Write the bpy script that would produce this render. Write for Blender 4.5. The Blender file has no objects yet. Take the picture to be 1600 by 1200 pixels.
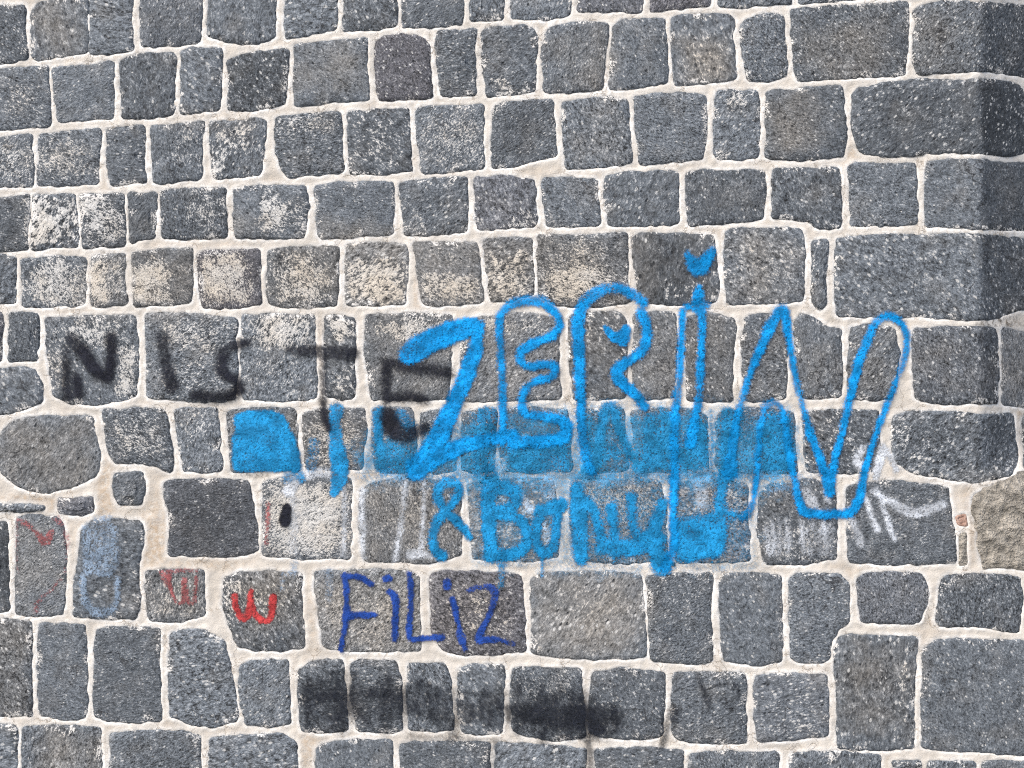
import bpy, math, random
import numpy as np
from mathutils.bvhtree import BVHTree
from mathutils import Vector
from mathutils.geometry import delaunay_2d_cdt

random.seed(7)
rng = np.random.default_rng(7)
scene = bpy.context.scene
COL = scene.collection

# ------------------------------------------------------------------ camera, light, exposure
S = 0.0025                 # metres of wall per traced unit
Z0 = 1.90                  # height of the middle of the view above the ground
D = 4.44                   # distance of the camera from the wall
cam = bpy.data.objects.new("camera", bpy.data.cameras.new("camera"))
COL.objects.link(cam)
cam.location = (0, -D, Z0)
cam.rotation_euler = (math.radians(90), 0, 0)
cam.data.sensor_width = 36
cam.data.lens = 36 * D / (1600 * S)
cam.data.clip_start = 0.1
cam.data.clip_end = 500
scene.camera = cam

SUN_EL, SUN_AZ = math.radians(46), math.radians(-42)   # azimuth measured from the wall's normal, negative = from the left
world = bpy.data.worlds.new("World")
scene.world = world
world.use_nodes = True
wn = world.node_tree
sky = wn.nodes.new("ShaderNodeTexSky")
sky.sky_type = 'NISHITA'
sky.sun_disc = False
sky.sun_elevation = SUN_EL
sdir = Vector((math.sin(SUN_AZ) * math.cos(SUN_EL), -math.cos(SUN_AZ) * math.cos(SUN_EL), math.sin(SUN_EL)))
sky.sun_rotation = math.atan2(sdir.x, sdir.y)
sky.dust_density = 3.0
wn.links.new(sky.outputs[0], wn.nodes["Background"].inputs[0])
wn.nodes["Background"].inputs[1].default_value = 0.085
sun = bpy.data.objects.new("sun", bpy.data.lights.new("sun", 'SUN'))
COL.objects.link(sun)
sun.data.energy = 1.3
sun.data.angle = math.radians(38)
sun.data.color = (1.0, 0.95, 0.88)
sun.rotation_euler = (-sdir).to_track_quat('-Z', 'Y').to_euler()
sun.location = sdir * 20
scene.view_settings.view_transform = 'Standard'
scene.view_settings.look = 'None'
scene.view_settings.gamma = 1
scene.view_settings.use_curve_mapping = False
scene.view_settings.exposure = 1.46
scene.cycles.filter_width = 1.1
scene.cycles.use_denoising = False

# ------------------------------------------------------------------ small maths helpers
def _hash(ix, iy, seed):
    n = (ix.astype(np.int64) * 374761393 + iy.astype(np.int64) * 668265263 + seed * 1274126177) & 0x7fffffff
    n = ((n ^ (n >> 13)) * 1274126177) & 0x7fffffff
    n = (n ^ (n >> 16)) & 0xffff
    return n / 65535.0

def vnoise(x, y, scale, seed=0):
    """smooth value noise in -1..1; scale = size of one cell in traced units"""
    x = np.asarray(x, float) / scale; y = np.asarray(y, float) / scale
    ix = np.floor(x); iy = np.floor(y)
    fx = x - ix; fy = y - iy
    fx = fx * fx * (3 - 2 * fx); fy = fy * fy * (3 - 2 * fy)
    a = _hash(ix, iy, seed); b = _hash(ix + 1, iy, seed)
    c = _hash(ix, iy + 1, seed); d = _hash(ix + 1, iy + 1, seed)
    return ((a * (1 - fx) + b * fx) * (1 - fy) + (c * (1 - fx) + d * fx) * fy) * 2 - 1

def sstep(a, b, x):
    t = np.clip((np.asarray(x, float) - a) / (b - a), 0, 1)
    return t * t * (3 - 2 * t)

def to_world(px, py, h):
    """wall coordinates -> world; right of the corner the face turns back into a return"""
    px = np.asarray(px, float); py = np.asarray(py, float)
    e = px - 1532
    ramp = np.where(e <= -7, 0, np.where(e >= 7, e, (e + 7) ** 2 / 28.0))
    k = 1.0 - sstep(690, 770, py)
    back = ramp * S * .8 * k
    y = back - np.asarray(h, float)
    X = (px - 800) * S * (1 + back / D)
    Zr = (600 - py) * S
    Z = Z0 + np.where(Zr > 0, Zr * (1 + back / D), Zr)
    return X, y, np.maximum(Z, 0.0)

def seg_dist(px, py, pts, closed=True):
    """distance from every (px,py) to a polyline"""
    P = np.asarray(pts, float)
    Q = np.roll(P, -1, 0) if closed else P[1:]
    P0 = P if closed else P[:-1]
    best = np.full(px.shape, 1e9); tbest = np.zeros(px.shape); ibest = np.zeros(px.shape, int)
    for i in range(len(P0)):
        ax, ay = P0[i]; dx, dy = Q[i] - P0[i]
        L = dx * dx + dy * dy + 1e-9
        t = np.clip(((px - ax) * dx + (py - ay) * dy) / L, 0, 1)
        d = np.hypot(px - ax - t * dx, py - ay - t * dy)
        m = d < best
        best = np.where(m, d, best); tbest = np.where(m, t, tbest); ibest = np.where(m, i, ibest)
    return best, ibest, tbest

def inside(px, py, pts):
    P = np.asarray(pts, float); Q = np.roll(P, -1, 0)
    r = np.zeros(px.shape, bool)
    for (x1, y1), (x2, y2) in zip(P, Q):
        c = (y1 > py) != (y2 > py)
        with np.errstate(divide='ignore', invalid='ignore'):
            xi = (x2 - x1) * (py - y1) / (y2 - y1 + 1e-12) + x1
        r ^= c & (px < xi)
    return r

def sdf_poly(px, py, pts):
    d, _, _ = seg_dist(px, py, pts)
    return np.where(inside(px, py, pts), -d, d)

def chaikin(P, n=2, closed=True, r=0.25):
    P = np.asarray(P, float)
    for _ in range(n):
        Q = np.roll(P, -1, 0)
        A = P * (1 - r) + Q * r; B = P * r + Q * (1 - r)
        P = np.empty((len(A) * 2, 2)); P[0::2] = A; P[1::2] = B
    return P

def round_corners(P, rad):
    """cut each corner by at most rad units, so long edges stay straight"""
    P = np.asarray(P, float); out = []
    for i in range(len(P)):
        a, b, c = P[i - 1], P[i], P[(i + 1) % len(P)]
        u = a - b; v = c - b
        lu, lv = np.hypot(*u), np.hypot(*v)
        ru, rv = min(rad, lu * .45), min(rad, lv * .45)
        p, q = b + u / (lu + 1e-9) * ru, b + v / (lv + 1e-9) * rv
        for t in (0, .25, .5, .75, 1):
            out.append((1 - t) ** 2 * p + 2 * t * (1 - t) * b + t * t * q)
    return np.array(out)

def resample(P, step):
    P = np.asarray(P, float); C = np.vstack([P, P[:1]])
    L = np.r_[0, np.cumsum(np.hypot(*np.diff(C, axis=0).T))]
    n = max(12, int(L[-1] / step))
    t = np.linspace(0, L[-1], n, endpoint=False)
    return np.c_[np.interp(t, L, C[:, 0]), np.interp(t, L, C[:, 1])]

def field(px, py, blobs):
    r = np.zeros(np.shape(px))
    for cx, cy, rx, ry, a in blobs:
        r = np.maximum(r, a * np.exp(-(((px - cx) / rx) ** 4 + ((py - cy) / ry) ** 4)))
    return r

# ------------------------------------------------------------------ traced stones (outlines on the wall face)
T = """
-40,15 38,8 42,92 20,99 -40,98
49,22 60,5 85,-1 137,-2 137,82 95,88 58,94 50,84
143,-55 207,-55 206,80 172,84 141,86
217,-55 317,-55 313,67 278,71 222,74
330,-55 432,-55 430,58 405,68 355,66 324,56
444,-55 527,-55 526,46 490,54 447,61
538,-55 622,-55 618,40 590,46 537,49
630,-55 724,-55 723,37 680,43 629,42
734,-60 786,-60 786,31 735,33
797,-60 893,-60 890,23 855,30 798,29
902,-65 1005,-65 1003,19 903,18
1017,-65 1110,-65 1108,8 1060,14 1017,18
1122,-70 1232,-70 1235,5 1160,11 1124,8
1245,-75 1400,-75 1395,-2 1300,1 1247,6
1415,-75 1540,-75 1660,-72 1660,-3 1540,-6 1472,-8 1416,-3
-40,112 30,107 75,104 78,150 77,195 40,201 -40,206
83,108 178,97 178,185 91,191 86,150
187,95 213,86 270,83 274,90 272,179 225,186 193,185
284,80 300,76 347,77 344,172 283,178
357,97 375,88 400,82 449,76 451,82 446,163 400,172 356,173
460,70 574,60 573,100 578,156 500,162 460,166
587,66 600,56 630,52 664,60 670,75 671,107 676,152 632,156 593,156 586,120
684,50 743,45 741,82 743,148 690,151 686,120 681,75
753,50 762,44 800,41 820,40 832,46 840,56 837,100 836,142 800,148 761,150 755,100
847,72 858,46 882,38 920,33 951,38 945,87 940,140 887,145 851,143
959,42 970,31 1039,30 1041,75 1043,130 1000,137 953,139 955,90
1050,28 1075,23 1113,21 1140,24 1146,35 1146,75 1150,123 1100,130 1055,132 1051,75
1157,40 1172,28 1200,20 1215,20 1225,28 1227,75 1231,118 1200,128 1170,125 1160,88
1235,15 1305,9 1375,6 1418,3 1419,50 1413,117 1325,122 1245,128 1238,62
1427,22 1438,9 1472,2 1525,4 1600,8 1660,10 1660,118 1600,119 1580,115 1537,110 1470,113 1435,116 1427,100 1428,60 1433,38
-40,217 51,210 50,250 52,290 -40,294
61,210 158,200 156,240 153,285 120,289 60,290
167,203 225,197 226,240 228,284 173,291 168,250
236,197 318,191 315,225 314,281 275,284 240,286
328,191 400,187 415,188 412,230 407,272 370,278 335,279 329,235
431,186 475,179 533,176 534,215 538,267 500,273 450,278 439,263 431,240
544,176 600,171 638,169 640,212 643,267 600,271 548,270 545,225
651,172 658,168 755,164 755,212 756,262 710,267 662,270 652,225
773,164 790,160 865,157 867,200 869,243 840,250 800,261 769,263 768,225
879,160 917,155 955,152 980,157 984,200 987,254 950,260 885,265 881,213
991,152 1025,147 1062,145 1104,150 1103,200 1099,249 1050,253 1000,257 995,213
1119,142 1185,142 1187,188 1184,245 1150,250 1122,248 1114,236 1116,175
1199,143 1240,141 1270,136 1315,134 1320,175 1322,217 1317,245 1250,250 1198,246 1197,200
1332,148 1340,138 1375,131 1437,125 1500,127 1545,124 1575,128 1594,134 1604,150 1606,230 1595,241 1570,243 1530,238 1450,240 1400,245 1350,241 1340,230 1332,205
1617,138 1660,136 1665,240 1616,244
-40,312 46,306 44,345 43,390 5,393 -40,394
52,306 118,304 121,345 122,386 85,386 50,390
126,304 193,303 195,345 194,384 130,387
202,302 243,301 243,372 217,375 204,381
252,299 300,295 353,294 352,340 354,370 310,374 254,372
365,296 400,291 440,290 478,292 482,325 474,372 420,372 368,371 365,335
492,291 525,286 615,284 616,325 612,365 575,367 535,373 500,371 495,335
624,287 675,280 729,277 731,320 730,362 680,366 633,367 629,330
742,278 790,276 835,281 837,320 838,353 790,357 747,360 743,320
848,279 890,277 932,282 935,320 938,351 895,354 854,354 850,320
945,276 985,268 1060,268 1060,310 1061,350 1000,353 950,352 946,315
1072,272 1100,266 1195,267 1195,305 1192,342 1140,348 1077,353 1073,315
1209,265 1240,263 1311,262 1315,310 1313,356 1280,358 1262,345 1207,340 1207,300
1326,262 1335,255 1380,257 1430,255 1432,300 1433,350 1380,353 1330,352 1328,305
1447,254 1490,250 1530,250 1600,257 1660,258 1660,362 1600,359 1540,356 1447,353 1446,300
-40,400 26,400 25,440 24,473 -40,475
33,404 85,401 134,404 135,440 131,475 75,480 35,478
143,402 195,396 194,440 198,472 170,480 142,478
208,396 250,390 301,388 300,425 299,473 250,478 210,478
311,398 325,393 405,391 407,430 408,474 370,481 318,480 311,440
420,393 455,386 529,387 528,435 527,478 445,480 420,474 417,430
542,382 595,379 635,382 637,430 633,475 590,477 541,477 540,430
646,380 700,378 746,379 751,425 753,472 700,476 663,475 652,430
756,374 790,372 831,373 832,415 834,460 800,470 768,473 761,430
841,368 910,367 980,365 979,400 981,440 988,470 940,478 870,477 843,462 841,415
989,374 1000,366 1060,364 1113,368 1118,390 1124,450 1118,470 1060,476 1002,473 993,430
1133,361 1150,357 1200,357 1250,359 1257,375 1256,425 1253,470 1200,475 1136,475 1132,420
1271,378 1292,374 1291,430 1288,478 1281,484 1271,475 1269,430
1307,373 1375,367 1437,368 1525,366 1600,374 1640,378 1640,480 1600,482 1570,492 1545,498 1500,499 1450,495 1380,494 1308,495 1304,430
-40,488 3,488 2,566 -40,566
16,488 60,491 60,530 58,562 14,564
72,498 125,494 210,494 214,525 216,570 213,618 190,627 150,633 110,631 86,620 78,580 74,540
228,491 262,489 320,491 370,500 368,540 371,580 366,625 320,628 270,625 231,620 229,555
380,493 430,491 490,493 492,540 494,580 493,622 440,626 380,625 376,560
508,495 520,491 552,497 555,540 553,580 552,622 530,624 511,620 507,560
573,493 640,489 705,495 704,560 700,623 640,626 582,625 575,580 570,540
722,500 770,494 820,489 864,496 874,515 872,560 875,622 800,627 726,626 720,570
890,496 920,488 965,488 978,500 980,560 976,622 930,625 897,624 890,560
992,488 1055,490 1058,540 1054,620 1010,624 990,620 988,560
1074,494 1110,489 1148,498 1150,510 1145,560 1143,626 1110,628 1075,625 1072,560
1166,496 1185,490 1225,490 1230,540 1226,622 1200,626 1165,626 1158,575 1160,530
1243,500 1252,490 1268,495 1290,510 1314,515 1315,560 1312,619 1280,622 1254,622 1243,575
1329,512 1360,506 1396,512 1404,550 1400,600 1392,622 1360,626 1327,622 1325,565
1428,514 1480,511 1530,511 1557,514 1560,570 1558,630 1520,629 1475,632 1432,623 1424,570
1565,512 1600,520 1640,524 1640,640 1600,637 1566,632 1568,570
-40,580 0,577 32,573 56,578 66,600 66,628 35,640 0,647 -40,648
2,678 17,660 50,653 125,650 145,653 150,682 156,712 150,742 120,758 75,769 48,767 25,757 5,740 -4,725 -6,700
162,642 210,639 255,640 262,655 265,680 271,725 267,737 240,728 218,723 175,722 165,688
273,641 300,638 340,639 343,680 346,735 312,738 287,735 278,690
354,645 380,638 440,637 462,640 463,680 468,735 420,735 362,738 359,700
474,645 500,639 570,639 571,690 566,732 520,735 478,732 475,690
583,640 620,636 643,640 650,690 652,735 610,740 588,736 581,690
657,645 680,640 706,642 704,690 712,736 680,740 662,735
722,645 760,638 775,640 772,690 770,738 740,738 722,735
783,642 830,637 885,640 890,690 893,735 840,738 786,736 780,690
902,642 940,638 973,640 975,680 981,733 945,738 915,738 905,690
988,645 1020,638 1085,640 1104,650 1106,690 1107,738 1040,738 1000,736 990,690
1120,645 1170,637 1220,640 1240,645 1243,690 1245,738 1180,740 1122,738 1119,690
1256,645 1300,640 1372,642 1375,690 1368,735 1320,740 1262,736 1256,690
1396,650 1425,643 1500,645 1582,649 1586,688 1590,720 1582,742 1542,750 1520,753 1475,748 1425,738 1398,722 1394,682
1599,652 1660,652 1660,732 1600,732
-40,660 -16,662 -15,760 -40,770
-40,788 70,790 72,797 -40,800
90,779 108,781 146,776 146,800 125,805 92,800
178,740 222,738 226,772 220,788 186,788 176,760
256,757 275,750 350,749 388,752 397,795 404,835 402,860 362,870 310,868 264,867 267,825 259,785
412,755 435,747 485,742 548,747 549,800 547,872 475,874 411,867 411,810
563,768 580,755 625,747 665,749 718,756 720,812 720,866 675,879 572,876 561,825
730,757 770,750 840,748 866,752 872,810 873,870 820,877 738,873 735,810
893,757 930,749 1030,751 1042,800 1040,870 980,882 900,876 892,820
1056,755 1100,750 1160,752 1170,760 1168,800 1172,875 1110,877 1058,878 1054,820
1186,775 1200,757 1260,750 1302,755 1306,810 1307,872 1250,882 1195,880 1184,830
1323,762 1345,755 1400,752 1440,755 1482,763 1486,800 1491,825 1494,877 1425,882 1375,881 1328,877 1324,825
-40,815 10,815 13,860 14,955 -40,958
28,808 55,805 88,808 100,825 103,850 101,925 99,960 60,963 25,959 26,880
129,825 142,814 175,811 218,814 226,827 219,865 215,900 219,945 212,966 160,966 114,963 117,910 124,860
228,893 270,890 316,891 321,925 320,962 265,973 235,970 228,930
350,903 370,896 420,893 470,896 472,940 476,985 474,1010 440,1017 400,1016 372,1010 360,985 349,945
492,894 540,890 640,892 656,900 655,950 657,1016 600,1018 540,1017 507,1010 497,960
673,898 700,893 780,894 815,900 818,950 822,1016 780,1021 715,1024 690,1014 674,985
828,905 845,896 920,893 1002,896 1005,950 1010,1026 960,1030 925,1030 870,1026 830,1020 832,960
1011,900 1060,895 1113,897 1110,960 1114,1033 1090,1038 1018,1031 1014,965
1124,910 1135,898 1180,896 1220,899 1222,960 1222,1034 1180,1039 1130,1032 1125,965
1233,905 1245,896 1310,896 1326,912 1327,972 1308,985 1298,1003 1294,1030 1282,1036 1250,1035 1237,1028 1234,965
1340,905 1355,896 1400,893 1440,898 1450,915 1449,940 1437,972 1400,974 1345,970 1341,940
1472,905 1490,899 1540,897 1594,902 1597,940 1592,988 1570,986 1530,978 1465,978 1462,970 1468,940
1608,905 1665,905 1665,990 1606,990
-40,967 0,968 48,973 49,1030 50,1120 20,1119 -40,1118
62,976 100,974 133,976 136,1050 135,1123 100,1125 62,1117 59,1050
152,985 170,980 250,982 249,1050 252,1125 215,1129 172,1127 147,1121 147,1060 148,1020
266,993 280,985 322,985 350,1000 360,1050 372,1110 369,1126 332,1135 300,1132 265,1120 264,1050
376,1040 395,1032 450,1031 452,1075 454,1130 430,1135 384,1132 376,1100 374,1070
465,1048 485,1034 535,1031 540,1075 543,1142 505,1145 472,1142 467,1090
550,1037 562,1031 618,1034 626,1060 627,1140 615,1145 560,1143 548,1090
639,1038 692,1037 703,1060 708,1140 660,1142 638,1140 637,1080
717,1045 740,1038 786,1041 787,1095 783,1146 740,1148 722,1143 715,1100
800,1044 850,1042 908,1046 911,1100 912,1152 870,1158 820,1150 801,1140 799,1090
926,1051 970,1045 1039,1050 1037,1100 1034,1150 1000,1155 940,1150 922,1145 921,1100
1052,1053 1100,1050 1164,1053 1164,1100 1166,1160 1130,1162 1060,1157 1050,1145 1050,1100
1180,1055 1220,1052 1292,1055 1293,1100 1292,1148 1250,1155 1185,1157 1178,1110
1310,995 1330,992 1380,994 1434,995 1430,1050 1428,1100 1428,1168 1380,1172 1309,1168 1309,1100 1303,1020
1444,1015 1460,1002 1500,999 1600,1002 1670,1004 1670,1180 1600,1179 1500,1173 1440,1168 1440,1100 1441,1050
-40,1128 25,1135 27,1262 -40,1262
36,1137 90,1134 157,1137 160,1262 36,1262
173,1147 210,1141 290,1143 312,1150 313,1262 172,1262
328,1155 370,1150 440,1147 462,1160 468,1262 328,1262
495,1170 520,1158 612,1157 618,1262 494,1262
626,1163 680,1159 765,1161 765,1262 627,1262
775,1162 840,1163 916,1170 916,1262 775,1262
930,1171 1000,1168 1068,1173 1066,1262 930,1262
1078,1178 1140,1174 1215,1177 1217,1262 1077,1262
1236,1177 1300,1175 1375,1180 1383,1262 1235,1262
1394,1188 1438,1190 1438,1262 1397,1262
1450,1190 1523,1190 1525,1262 1450,1262
1535,1190 1600,1190 1660,1192 1660,1262 1535,1262
"""
STONES = [np.array([[float(v) for v in p.split(',')] for p in l.split()]) for l in T.strip().splitlines()]
# further courses just beyond the traced part, so the wall goes on to its top, its foot and its far sides
def course(x0, x1, ya, yb):
    x = x0
    while x < x1 - 40:
        w = random.uniform(80, 125)
        e = min(x + w, x1)
        if x1 - e < 45: e = x1
        j = lambda: random.uniform(-3, 3)
        STONES.append(np.array([(x + 6, ya + j()), ((x + e) / 2, ya + j()), (e - 6, ya + j()),
                                (e - 6 + j(), (ya + yb) / 2), (e - 6, yb + j()), ((x + e) / 2, yb + j()), (x + 6, yb + j())]))
        x = e
course(-200, 1790, 1276, 1352)
course(-200, 1790, -172, -90)
for ya, yb in ((0, 96), (112, 204), (218, 292), (312, 392), (402, 474), (488, 566), (582, 648), (662, 780), (816, 956), (968, 1118), (1130, 1262)):
    course(-200, -46, ya, yb)
for ya, yb in ((-70, -4), (12, 118), (138, 242), (260, 360), (380, 482), (526, 638), (654, 734), (748, 884), (906, 990), (1006, 1180), (1194, 1262)):
    course(1670, 1790, ya, yb)
course(-46, 140, -74, -16)

OUT = []
for k, P in enumerate(STONES):
    R = resample(round_corners(P, 3.2), 3.6)
    c = R.mean(0)
    t = np.roll(R, -1, 0) - np.roll(R, 1, 0); t /= np.hypot(*t.T)[:, None] + 1e-9
    n = np.c_[t[:, 1], -t[:, 0]]
    if ((R - c) * n).sum() < 0: n = -n
    w = 2.7 + 1.5 * vnoise(R[:, 0], R[:, 1], 19, 3 + k) + 1.1 * vnoise(R[:, 0], R[:, 1], 8, 5 + k) + 0.9 * vnoise(R[:, 0], R[:, 1], 4.2, 9 + k)
    OUT.append(R + n * w[:, None])

# ------------------------------------------------------------------ where the stones are limy, warm, flecked or dark
LIME = [(62, 350, 26, 46, 1.00), (100, 345, 26, 42, 0.76), (160, 345, 38, 42, 0.76), (142, 322, 22, 16, 1.00), (85, 440, 52, 42, 0.83), (152, 440, 18, 44, 1.00), (178, 440, 22, 40, 0.61),
        (235, 440, 36, 42, 0.98), (282, 440, 16, 42, 0.37), (350, 435, 50, 46, 0.90), (425, 335, 22, 40, 0.88), (470, 340, 16, 38, 0.61), (470, 435, 55, 48, 0.76), (590, 440, 52, 44, 0.90), (700, 452, 54, 26, 0.81), (700, 400, 50, 25, 0.37),
        (795, 430, 40, 45, 0.73), (905, 440, 68, 34, 0.90), (900, 390, 66, 24, 0.49), (1075, 452, 45, 22, 0.45), (1195, 420, 60, 55, 0.38), (1270, 420, 20, 50, 0.35), (145, 520, 68, 28, 0.76), (200, 580, 22, 50, 0.85), (90, 570, 18, 50, 0.61),
        (300, 520, 64, 34, 0.67), (300, 590, 64, 36, 0.51), (435, 515, 55, 28, 0.88), (430, 580, 55, 40, 0.44), (535, 510, 22, 20, 0.98), (535, 600, 22, 28, 0.55), (640, 512, 66, 18, 0.88), (800, 512, 70, 16, 0.61), (930, 510, 45, 24, 0.51),
        (1020, 560, 30, 60, 0.30), (1110, 560, 36, 60, 0.22), (215, 680, 50, 42, 0.58), (305, 670, 34, 40, 0.42), (520, 690, 50, 50, 0.66), (610, 690, 36, 45, 0.35), (685, 690, 28, 48, 0.55), (745, 690, 30, 50, 0.40), (1310, 690, 60, 50, 0.40), (1410, 690, 18, 50, 0.60), (1450, 700, 35, 40, 0.40),
        (480, 810, 78, 72, 1), (640, 812, 80, 66, 0.40), (800, 812, 72, 66, 0.45), (965, 785, 76, 34, 0.62), (1120, 790, 60, 40, 0.55), (1245, 845, 60, 40, 0.50), (1245, 780, 60, 35, 0.30), (1410, 790, 80, 40, 0.34), (1410, 850, 80, 34, 0.30),
        (575, 960, 84, 62, 0.45), (745, 960, 80, 62, 0.42), (915, 940, 86, 40, 0.38), (410, 935, 60, 40, 0.45), (365, 930, 14, 50, 0.70), (272, 930, 46, 40, 0.45), (1060, 930, 48, 30, 0.30), (100, 250, 48, 42, 0.61), (20, 250, 40, 42, 0.61), (285, 230, 30, 36, 0.46), (370, 215, 42, 30, 0.61),
        (340, 250, 14, 40, 0.67), (590, 220, 48, 46, 0.51), (710, 215, 54, 46, 0.61), (480, 195, 50, 18, 0.61), (40, 160, 40, 42, 0.51), (800, 140, 38, 14, 0.73), (1100, 90, 48, 40, 0.42), (1155, 160, 20, 18, 0.75), (320, 335, 30, 36, 0.55), (1090, 1135, 60, 25, 0.30), (1240, 1100, 55, 46, 0.36), (1415, 1080, 14, 80, 0.50), (1240, 1140, 50, 14, 0.50),
        (1600, 820, 100, 100, 0.55), (850, 1070, 50, 26, 0.42), (660, 345, 30, 30, 0.37), (820, 345, 26, 18, 0.61)]
WARM = [(700, 430, 330, 70, .85), (260, 440, 140, 60, .7), (900, 560, 360, 80, .5), (640, 960, 200, 70, .95), (920, 960, 100, 70, .9), (650, 815, 130, 70, .7), (960, 815, 220, 70, .8), (1325, 80, 70, 50, .7), (1240, 190, 40, 50, .8), (1100, 95, 45, 40, .9),
        (75, 710, 80, 62, .75), (415, 930, 60, 60, .8), (270, 930, 50, 50, .7), (65, 880, 40, 80, .5), (20, 1040, 30, 80, .7), (110, 1190, 60, 50, .6), (1370, 1080, 65, 90, .5), (1195, 420, 60, 60, .6), (515, 110, 55, 50, .5), (920, 90, 50, 50, .45), (90, 45, 45, 45, .55),
        (1450, 60, 70, 50, .4), (930, 210, 50, 50, .3), (1600, 820, 100, 70, 1.0), (1600, 570, 40, 70, .7), (500, 690, 120, 50, .6), (1330, 560, 200, 60, .3)]
def return_shade(x, y):
    """shaded return of the corner blocks, painted into the stone tone with a ruled edge"""
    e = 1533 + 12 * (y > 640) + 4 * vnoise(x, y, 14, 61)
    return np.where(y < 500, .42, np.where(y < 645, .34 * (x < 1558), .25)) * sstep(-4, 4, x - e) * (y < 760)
TONE = [(1050, 420, 58, 56, -.25), (400, 125, 50, 50, -.35), (1465, 185, 130, 60, -.3), (330, 810, 75, 60, -.4), (815, 205, 48, 48, -.2), (700, 100, 32, 52, -.1), (20, 350, 24, 45, -.2), (222, 340, 22, 40, -.2), (1500, 690, 90, 50, -.3), (172, 890, 55, 76, -.25), (5, 880, 20, 80, -.5), (250, 1200, 60, 60, -.3), (75, 710, 85, 66, -.22), (1450, 70, 70, 55, -.1), (1370, 1080, 66, 90, -.15), (1555, 1090, 120, 90, -.08), (750, 960, 70, 60, -.05)]

# ------------------------------------------------------------------ materials
def mat(name):
    m = bpy.data.materials.new(name); m.use_nodes = True
    nt = m.node_tree; nt.nodes.clear()
    return m, nt

class N:
    """tiny node helper"""
    def __init__(s, nt): s.nt = nt
    def new(s, t, **k):
        n = s.nt.nodes.new(t)
        for a, v in k.items(): setattr(n, a, v)
        return n
    def put(s, sock, v):
        if hasattr(v, 'links') or isinstance(v, bpy.types.NodeSocket): s.nt.links.new(v, sock)
        else: sock.default_value = v
    def math(s, op, a, b=0.0, c=0.0, clamp=False):
        n = s.new('ShaderNodeMath', operation=op, use_clamp=clamp)
        for i, v in enumerate((a, b, c)): s.put(n.inputs[i], v)
        return n.outputs[0]
    def noise(s, vec, scale, detail=2.0, rough=.5, dist=0.0):
        n = s.new('ShaderNodeTexNoise'); s.put(n.inputs['Vector'], vec)
        n.inputs['Scale'].default_value = scale; n.inputs['Detail'].default_value = detail
        n.inputs['Roughness'].default_value = rough; n.inputs['Distortion'].default_value = dist
        return n.outputs[0]
    def ramp(s, v, a, b, lo=0.0, hi=1.0):
        n = s.new('ShaderNodeMapRange', clamp=True); n.interpolation_type = 'SMOOTHSTEP'
        s.put(n.inputs[0], v); s.put(n.inputs[1], a); s.put(n.inputs[2], b); s.put(n.inputs[3], lo); s.put(n.inputs[4], hi)
        return n.outputs[0]
    def mix(s, f, a, b, blend='MIX'):
        n = s.new('ShaderNodeMix', data_type='RGBA', blend_type=blend)
        s.put(n.inputs[0], f)
        s.put(n.inputs[6], a if not isinstance(a, tuple) else (*a, 1)); s.put(n.inputs[7], b if not isinstance(b, tuple) else (*b, 1))
        return n.outputs[2]
    def attr(s, name='mask'):
        a = s.new('ShaderNodeAttribute', attribute_name=name)
        sp = s.new('ShaderNodeSeparateColor'); s.nt.links.new(a.outputs['Color'], sp.inputs[0])
        return sp.outputs[0], sp.outputs[1], sp.outputs[2], a.outputs['Alpha']

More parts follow.
